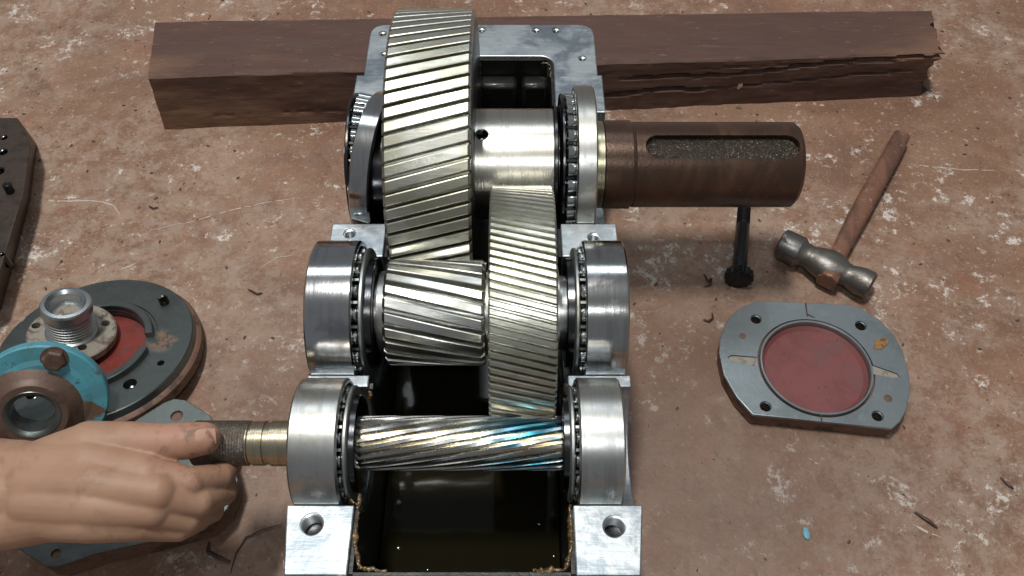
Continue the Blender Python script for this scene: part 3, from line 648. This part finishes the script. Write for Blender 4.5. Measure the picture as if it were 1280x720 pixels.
bm = bmesh.new(); lathe(bm, [(-9, 44.6), (-9, 46.9), (-1, 46.9), (.8, 46.9), (1.4, 46.4), (1.4, 45.2), (.8, 44.6)], cc, (0, 0, 1), 110, True); mk('raised_rim', bm, M_iron, blank)
mk('red_recess', L([(-9, 44.5), (-4.2, 44.4), (-7.2, 41.0), (-7.4, 10)], cc, (0, 0, 1), 90), M_red, blank)
for u, v, r in ((945, 399, 4.9), (1076, 407, 5.1), (957, 508, 4.9), (1097, 520, 4.9)):
    bm = bmesh.new(); lathe(bm, [(-9, r+.3), (-.8, r+.3), (-1.6, r-.9), (-9, r-.9)], P(u, v, H1), (0, 0, 1), 24, True); mk('bolt_hole', bm, M_iron2, blank)
for u, v, r in ((928, 420, 2.9), (1110, 498, 3.5)): mk('filled_hole', L([(-.5, r), (.25, r), (.35, r*.7)], P(u, v, H1), (0, 0, 1), 20), M_grime, blank)
q = Mat('orange_rust', (.27, .13, .035), .7); q.layer(q.ramp(q.noise(260, 4, .8), .48, .58), (.09, .05, .03)); q.bump(q.noise(200, 5, .7), .8, .7)
bm = bmesh.new(); prism(bm, px_poly([(1092, 436), (1094, 426), (1104, 422), (1110, 424), (1109, 431), (1102, 437)], H1), Vector((0, 0, .1)), Vector((0, 0, .6))); mk('rust_patch', bm, q.done(), blank, smooth=0)
bm = bmesh.new()
for a, b, c_, d_ in ((1007, 379, 1009, 396), (1009, 393, 1018, 397), (1026, 515, 1027, 528)):
    p, r_ = P(a, b, H1), P(c_, d_, H1); s = (r_-p).normalized(); s = Vector((-s.y, s.x, 0))*.7
    prism(bm, [p-s, p+s, r_+s*.6, r_-s*.6], Vector((0, 0, .05)), Vector((0, 0, .35)))
mk('black_mark', bm, M_debris_shade, blank, smooth=0)

# ------------------------------------------------------------------ hammer
ham = thing('hammer', 'old short hammer with worn wooden handle lying on the floor', 'hammer', P(1045, 300, 0))
a, b = P(975, 303, 16), P(1090, 358, 16); hd = (b-a).normalized(); HL = (b-a).length
hz = 15.5; a.z = b.z = hz
def jit(u, t): return 1
bm = bmesh.new()
prof = [(0, 12.2), (1.5, 14.2), (19, 14.6), (21, 13.8), (24, 11.4), (30, 11.0), (36, 13.2), (46, 16.0), (56, 15.2), (64, 11.0), (68, 10.4), (72, 11.6), (79, 13.2), (HL-2, 13.0), (HL, 10.5)]
d, e1, e2 = frame_of(hd); prev = None; n = 48
# cross sections flattened at the cheeks, round at the faces
for t, r in [(0, .01)]+prof+[(HL, .01)]:
    fl_ = math.exp(-((t-48)/17)**2); row = []
    for i in range(n):
        q_ = 2*pi*i/n; c_, s_ = cos(q_), sin(q_); k = 1
        z_, y_ = c_*r*(1-.16*fl_), s_*r*(1+.06*fl_)
        z_ = max(-14.8, min(z_, 12.9 if fl_ > .35 else 99)); row.append(bm.verts.new(a+hd*t+e1*z_+e2*y_))
    if prev:
        for i in range(n): bm.faces.new((prev[i], prev[(i+1) % n], row[(i+1) % n], row[i]))
    prev = row
bmesh.ops.remove_doubles(bm, verts=bm.verts, dist=.05); mk('hammer_head', bm, M_forged, ham, smooth=35)
bm = bmesh.new(); lathe(bm, [(-.3, 3), (-.3, 12), (1.4, 14.45), (19.4, 14.85), (20.6, 14.2), (20.6, 12), (0.6, 3)], a, hd, 48, True); mk('striking_face', bm, M_hface, ham)
h0, h1 = P(1032, 352, 14), P(1126, 168, 14); h0.z = 13; h1.z = 12; ud = (h1-h0).normalized(); sd = Vector((-ud.y, ud.x, 0)); bm = bmesh.new(); prev = None; n = 24; HLn = (h1-h0).length
for i in range(31):
    t = i/30; p = h0.lerp(h1, t)+sd*(1.2*sin(t*5)); tt = t*HLn
    wd = 9.5 if tt < 20 else 7.6+2.2*min(1, (tt-20)/70)-(.7*max(0, (t-.9)/.1)); ht = wd*.82
    row = []
    for k in range(n):
        q_ = 2*pi*k/n; c_, s_ = cos(q_), sin(q_); sq = (abs(c_)**3+abs(s_)**3)**(-1/3)
        nz = 1+.04*noise.noise(p*.07+Vector((c_, s_, 0))); row.append(bm.verts.new(p+sd*c_*wd*sq*.93*nz+Vector((0, 0, 1))*s_*ht*sq*.93*nz))
    if prev:
        for k in range(n): bm.faces.new((prev[k], prev[(k+1) % n], row[(k+1) % n], row[k]))
    else: bm.faces.new(row)
    prev = row
bm.faces.new(prev); mk('hammer_handle', bm, M_handle, ham, smooth=50, bevel=.5)
bm = bmesh.new(); wp = P(1035, 350, 15)
prism(bm, [wp+hd*x_+sd*0+Vector((0, 0, z_)) for x_, z_ in ((-8, -9), (8, -9), (9, 6), (2, 10), (-7, 8))], ud*-3, ud*16); mk('handle_wedge', bm, M_handle, ham, bevel=1.5)

# black bolt
bt = thing('black_bolt', 'black steel bolt lying on the floor below the keyed shaft end', 'bolt', P(925, 330, 0))
b0, b1 = P(923, 352, 10), P(931, 255, 10); b0.z = 11.5; b1.z = 8; bd = (b1-b0).normalized()
bm = bmesh.new(); lathe(bm, [(0, 0), (0, 10), (1.2, 12.2), (8.5, 12.4), (9.5, 10.8), (9.5, 0)], b0, bd, 40, False, jit=lambda u, t: 1+.06*math.copysign(1, sin(u*2*pi*14)) if 1 < t < 9 else 1); mk('bolt_head', bm, M_black, bt, smooth=25)
mk('shank', L([(9, 6.5), (70, 6.5), (71, 5.8)], b0, bd, 32), M_black, bt)
pr = [(70.5, 6)]; t = 71
while t < 94: pr += [(t, 6.4), (t+.6, 5.6)]; t += 1.2
mk('thread', L(pr+[(95, 4.2)], b0, bd, 28), M_black, bt)

# ------------------------------------------------------------------ small debris on the floor
def curl(pts, r, label, m=M_debris_shade, cat='metal shaving'):
    bm = bmesh.new(); pv = [P(u, v, r+.2) for u, v in pts]; out = []
    for i in range(len(pv)-1):
        for k in range(4): out.append(pv[i].lerp(pv[i+1], k/4)+Vector((0, 0, .5+.5*sin(i+k))))
    out.append(pv[-1]); tube(bm, out, lambda t: r*(.35+.65*sin(pi*min(1, max(0, t*.9+.05)))), 6)
    o = mk('metal_shaving', bm, m, None, origin=tuple(pv[0])); tag(o, label, cat); return o
curl([(880, 343), (885, 352), (889, 349), (888, 356), (880, 358)], 1.1, 'dark hooked shaving just left of the black bolt head')
curl([(879, 400), (886, 402), (891, 398), (890, 391)], 1.1, 'small curled shaving above left of the blank flange')
curl([(1143, 640), (1158, 650), (1172, 660)], 1.3, 'thin dark sliver on the floor at lower right')
curl([(1250, 597), (1262, 608), (1267, 611)], .9, 'tiny dark sliver near the right edge of the floor')
curl([(262, 678), (260, 690), (275, 698), (288, 702)], 1.6, 'dark bent scrap on the floor below the hand')
curl([(352, 656), (330, 662), (308, 672), (295, 692), (288, 716)], .7, 'long thin curved wire beside the lower left gearbox corner', M_debris_shade, 'wire')
curl([(186, 258), (192, 261), (198, 259)], .9, 'short dark splinter on the floor right of the dark block')
curl([(310, 362), (322, 368), (328, 366)], .9, 'small dark splinter on the floor above the left middle bearing')
bm = bmesh.new(); p = P(1007, 668, 0)
bmesh.ops.create_icosphere(bm, subdivisions=2, radius=3.6, matrix=Matrix.Translation(p+Vector((0, 0, 1.2))) @ Matrix.Diagonal((.7, 1.3, .35, 1)))
for v in bm.verts: v.co += Vector((noise.noise(v.co*.4), noise.noise(v.co*.4+Vector((9, 0, 0))), 0))*1.0
tag(mk('paint_chip', bm, M_chipblue, None, origin=tuple(p), smooth=0), 'small pale blue paint chip on the floor below the blank flange', 'paint chip')
bm = bmesh.new(); rnd = random.Random(4)
for i in range(900):
    x, y = rnd.uniform(-600, 620), rnd.uniform(190, 930)
    if -150 < x < 90 and y < 720: continue
    r = rnd.choice((.3, .4, .5, .6, .9, 1.4)) ; bmesh.ops.create_icosphere(bm, subdivisions=1, radius=r, matrix=Matrix.Translation((x, y, r*.4)) @ Matrix.Rotation(rnd.random()*3, 4, 'Z') @ Matrix.Diagonal((1.6, .8, .6, 1)))
gr = mk('floor_grit', bm, Mat('grit', (.075, .045, .034), .7).done(), None, smooth=0); gr['kind'] = 'stuff'; gr['label'] = 'dark grit and crumbs scattered over the floor'; gr['category'] = 'grit'

# ------------------------------------------------------------------ hand
per_ = thing('person', 'bare right hand and forearm reaching in from the left, gripping the thin shaft', 'person', P(120, 610, 130))
bm = bmesh.new()
def capsule(a, ra, b, rb, fa=1.0):
    a, b = Vector(a), Vector(b); dv = b-a; Ln = dv.length; prof = []
    for i in range(7): q_ = -pi/2+pi/2*i/6; prof.append((ra*sin(q_), max(0, ra*cos(q_))))
    for i in range(1, 7): q_ = pi/2*i/6; prof.append((Ln+rb*sin(q_), max(0, rb*cos(q_))))
    prof[0] = (-ra, 0); prof[-1] = (Ln+rb, 0)
    lathe(bm, prof, a, dv, 24, False)
def chain(nodes):
    for (a, ra), (b, rb) in zip(nodes, nodes[1:]): capsule(a, ra, b, rb)
def N(u, v, z, r): return (P(u, v, z), r)
# forearm and wrist (two bones side by side)
chain([N(-190, 598, 128, 30), N(-70, 592, 136, 25), N(20, 592, 144, 21), N(75, 596, 148, 19)])
chain([N(-190, 660, 126, 29), N(-70, 652, 132, 24), N(20, 646, 138, 19), N(75, 640, 142, 17)])
chain([N(-190, 630, 128, 35), N(-70, 622, 134, 29.5), N(20, 619, 142, 23), N(75, 618, 145, 18)])
# palm: metacarpals
chain([N(40, 590, 148, 18), N(110, 582, 153, 16), N(182, 595, 152, 13.5)])
chain([N(40, 608, 150, 17), N(120, 606, 156, 14), N(196, 615, 152, 12.5)])
chain([N(40, 628, 148, 16), N(115, 632, 151, 14), N(190, 636, 145, 12)])
chain([N(40, 645, 140, 15), N(110, 652, 143, 13), N(178, 654, 136, 11)])
chain([N(60, 620, 132, 17), N(150, 620, 132, 15)])
chain([N(50, 612, 145, 22), N(120, 606, 148, 21), N(176, 612, 147, 17)]); chain([N(50, 636, 140, 20), N(120, 638, 142, 19), N(168, 642, 139, 15)])
# thumb
chain([N(60, 578, 146, 16), N(112, 558, 151, 16.0), N(160, 553, 152, 13.2), N(205, 553, 153, 11.8), N(232, 551, 153.5, 11.8), N(256, 548, 151.5, 10.3)])
chain([N(112, 565, 150, 14), N(170, 578, 148, 10)])
# index, middle, ring, little finger curled under the shaft
chain([N(182, 595, 152, 12.5), N(236, 603, 146, 9.8), N(274, 596, 128, 8.6), N(288, 583, 115, 7.6)])
chain([N(196, 617, 150, 12), N(248, 627, 136, 9.6), N(280, 616, 114, 8.4), N(280, 594, 102, 7.6)])
chain([N(190, 638, 143, 11.5), N(234, 648, 128, 9.2), N(264, 638, 108, 8.2), N(258, 612, 97, 7.4)])
chain([N(178, 654, 136, 11), N(222, 660, 124, 8.6), N(248, 650, 105, 7.6), N(240, 632, 95, 6.8)])
hand = mk('arm_and_hand', bm, M_skin, per_)
rm = hand.modifiers.new('r', 'REMESH'); rm.mode = 'VOXEL'; rm.voxel_size = 1.0*S
sm = hand.modifiers.new('s', 'SMOOTH'); sm.factor = .6; sm.iterations = 9
bake(hand, (), smooth=180)
# thumb nail, with its cuticle fold
tn0, tn1 = P(247, 548, 152)-Vector((0, 0, 0)), P(264, 546, 150)
td = (tn1-tn0).normalized(); vt = (Vector((0, 0, CZ))-tn0).normalized(); nu = (vt-td*vt.dot(td)).normalized(); ns = td.cross(nu); bm = bmesh.new(); g_ = []
for i in range(11):
    row = []
    for j in range(11):
        a_, b_ = -1+2*j/10, i/10; xx = b_*12; wv = 5.2*(1-.25*max(0, (b_-.6))**1.0)*(sqrt(max(0, 1-(1-min(1, b_*3.5))**2))*.35+.65)
        yy = a_*wv; hh = 10.15-.062*yy*yy-.3*b_; row.append(bm.verts.new(P(244, 548, 153.4)+td*xx+ns*yy+nu*(hh+.25-1.9*b_*b_)))
    g_.append(row)
for i in range(10):
    for j in range(10): bm.faces.new((g_[i][j], g_[i][j+1], g_[i+1][j+1], g_[i+1][j]))
ext = bmesh.ops.extrude_face_region(bm, geom=bm.faces[:])
for v in [e for e in ext['geom'] if isinstance(e, bmesh.types.BMVert)]: v.co -= nu*1.2
nail = mk('thumb_nail', bm, M_nail, per_, smooth=60)
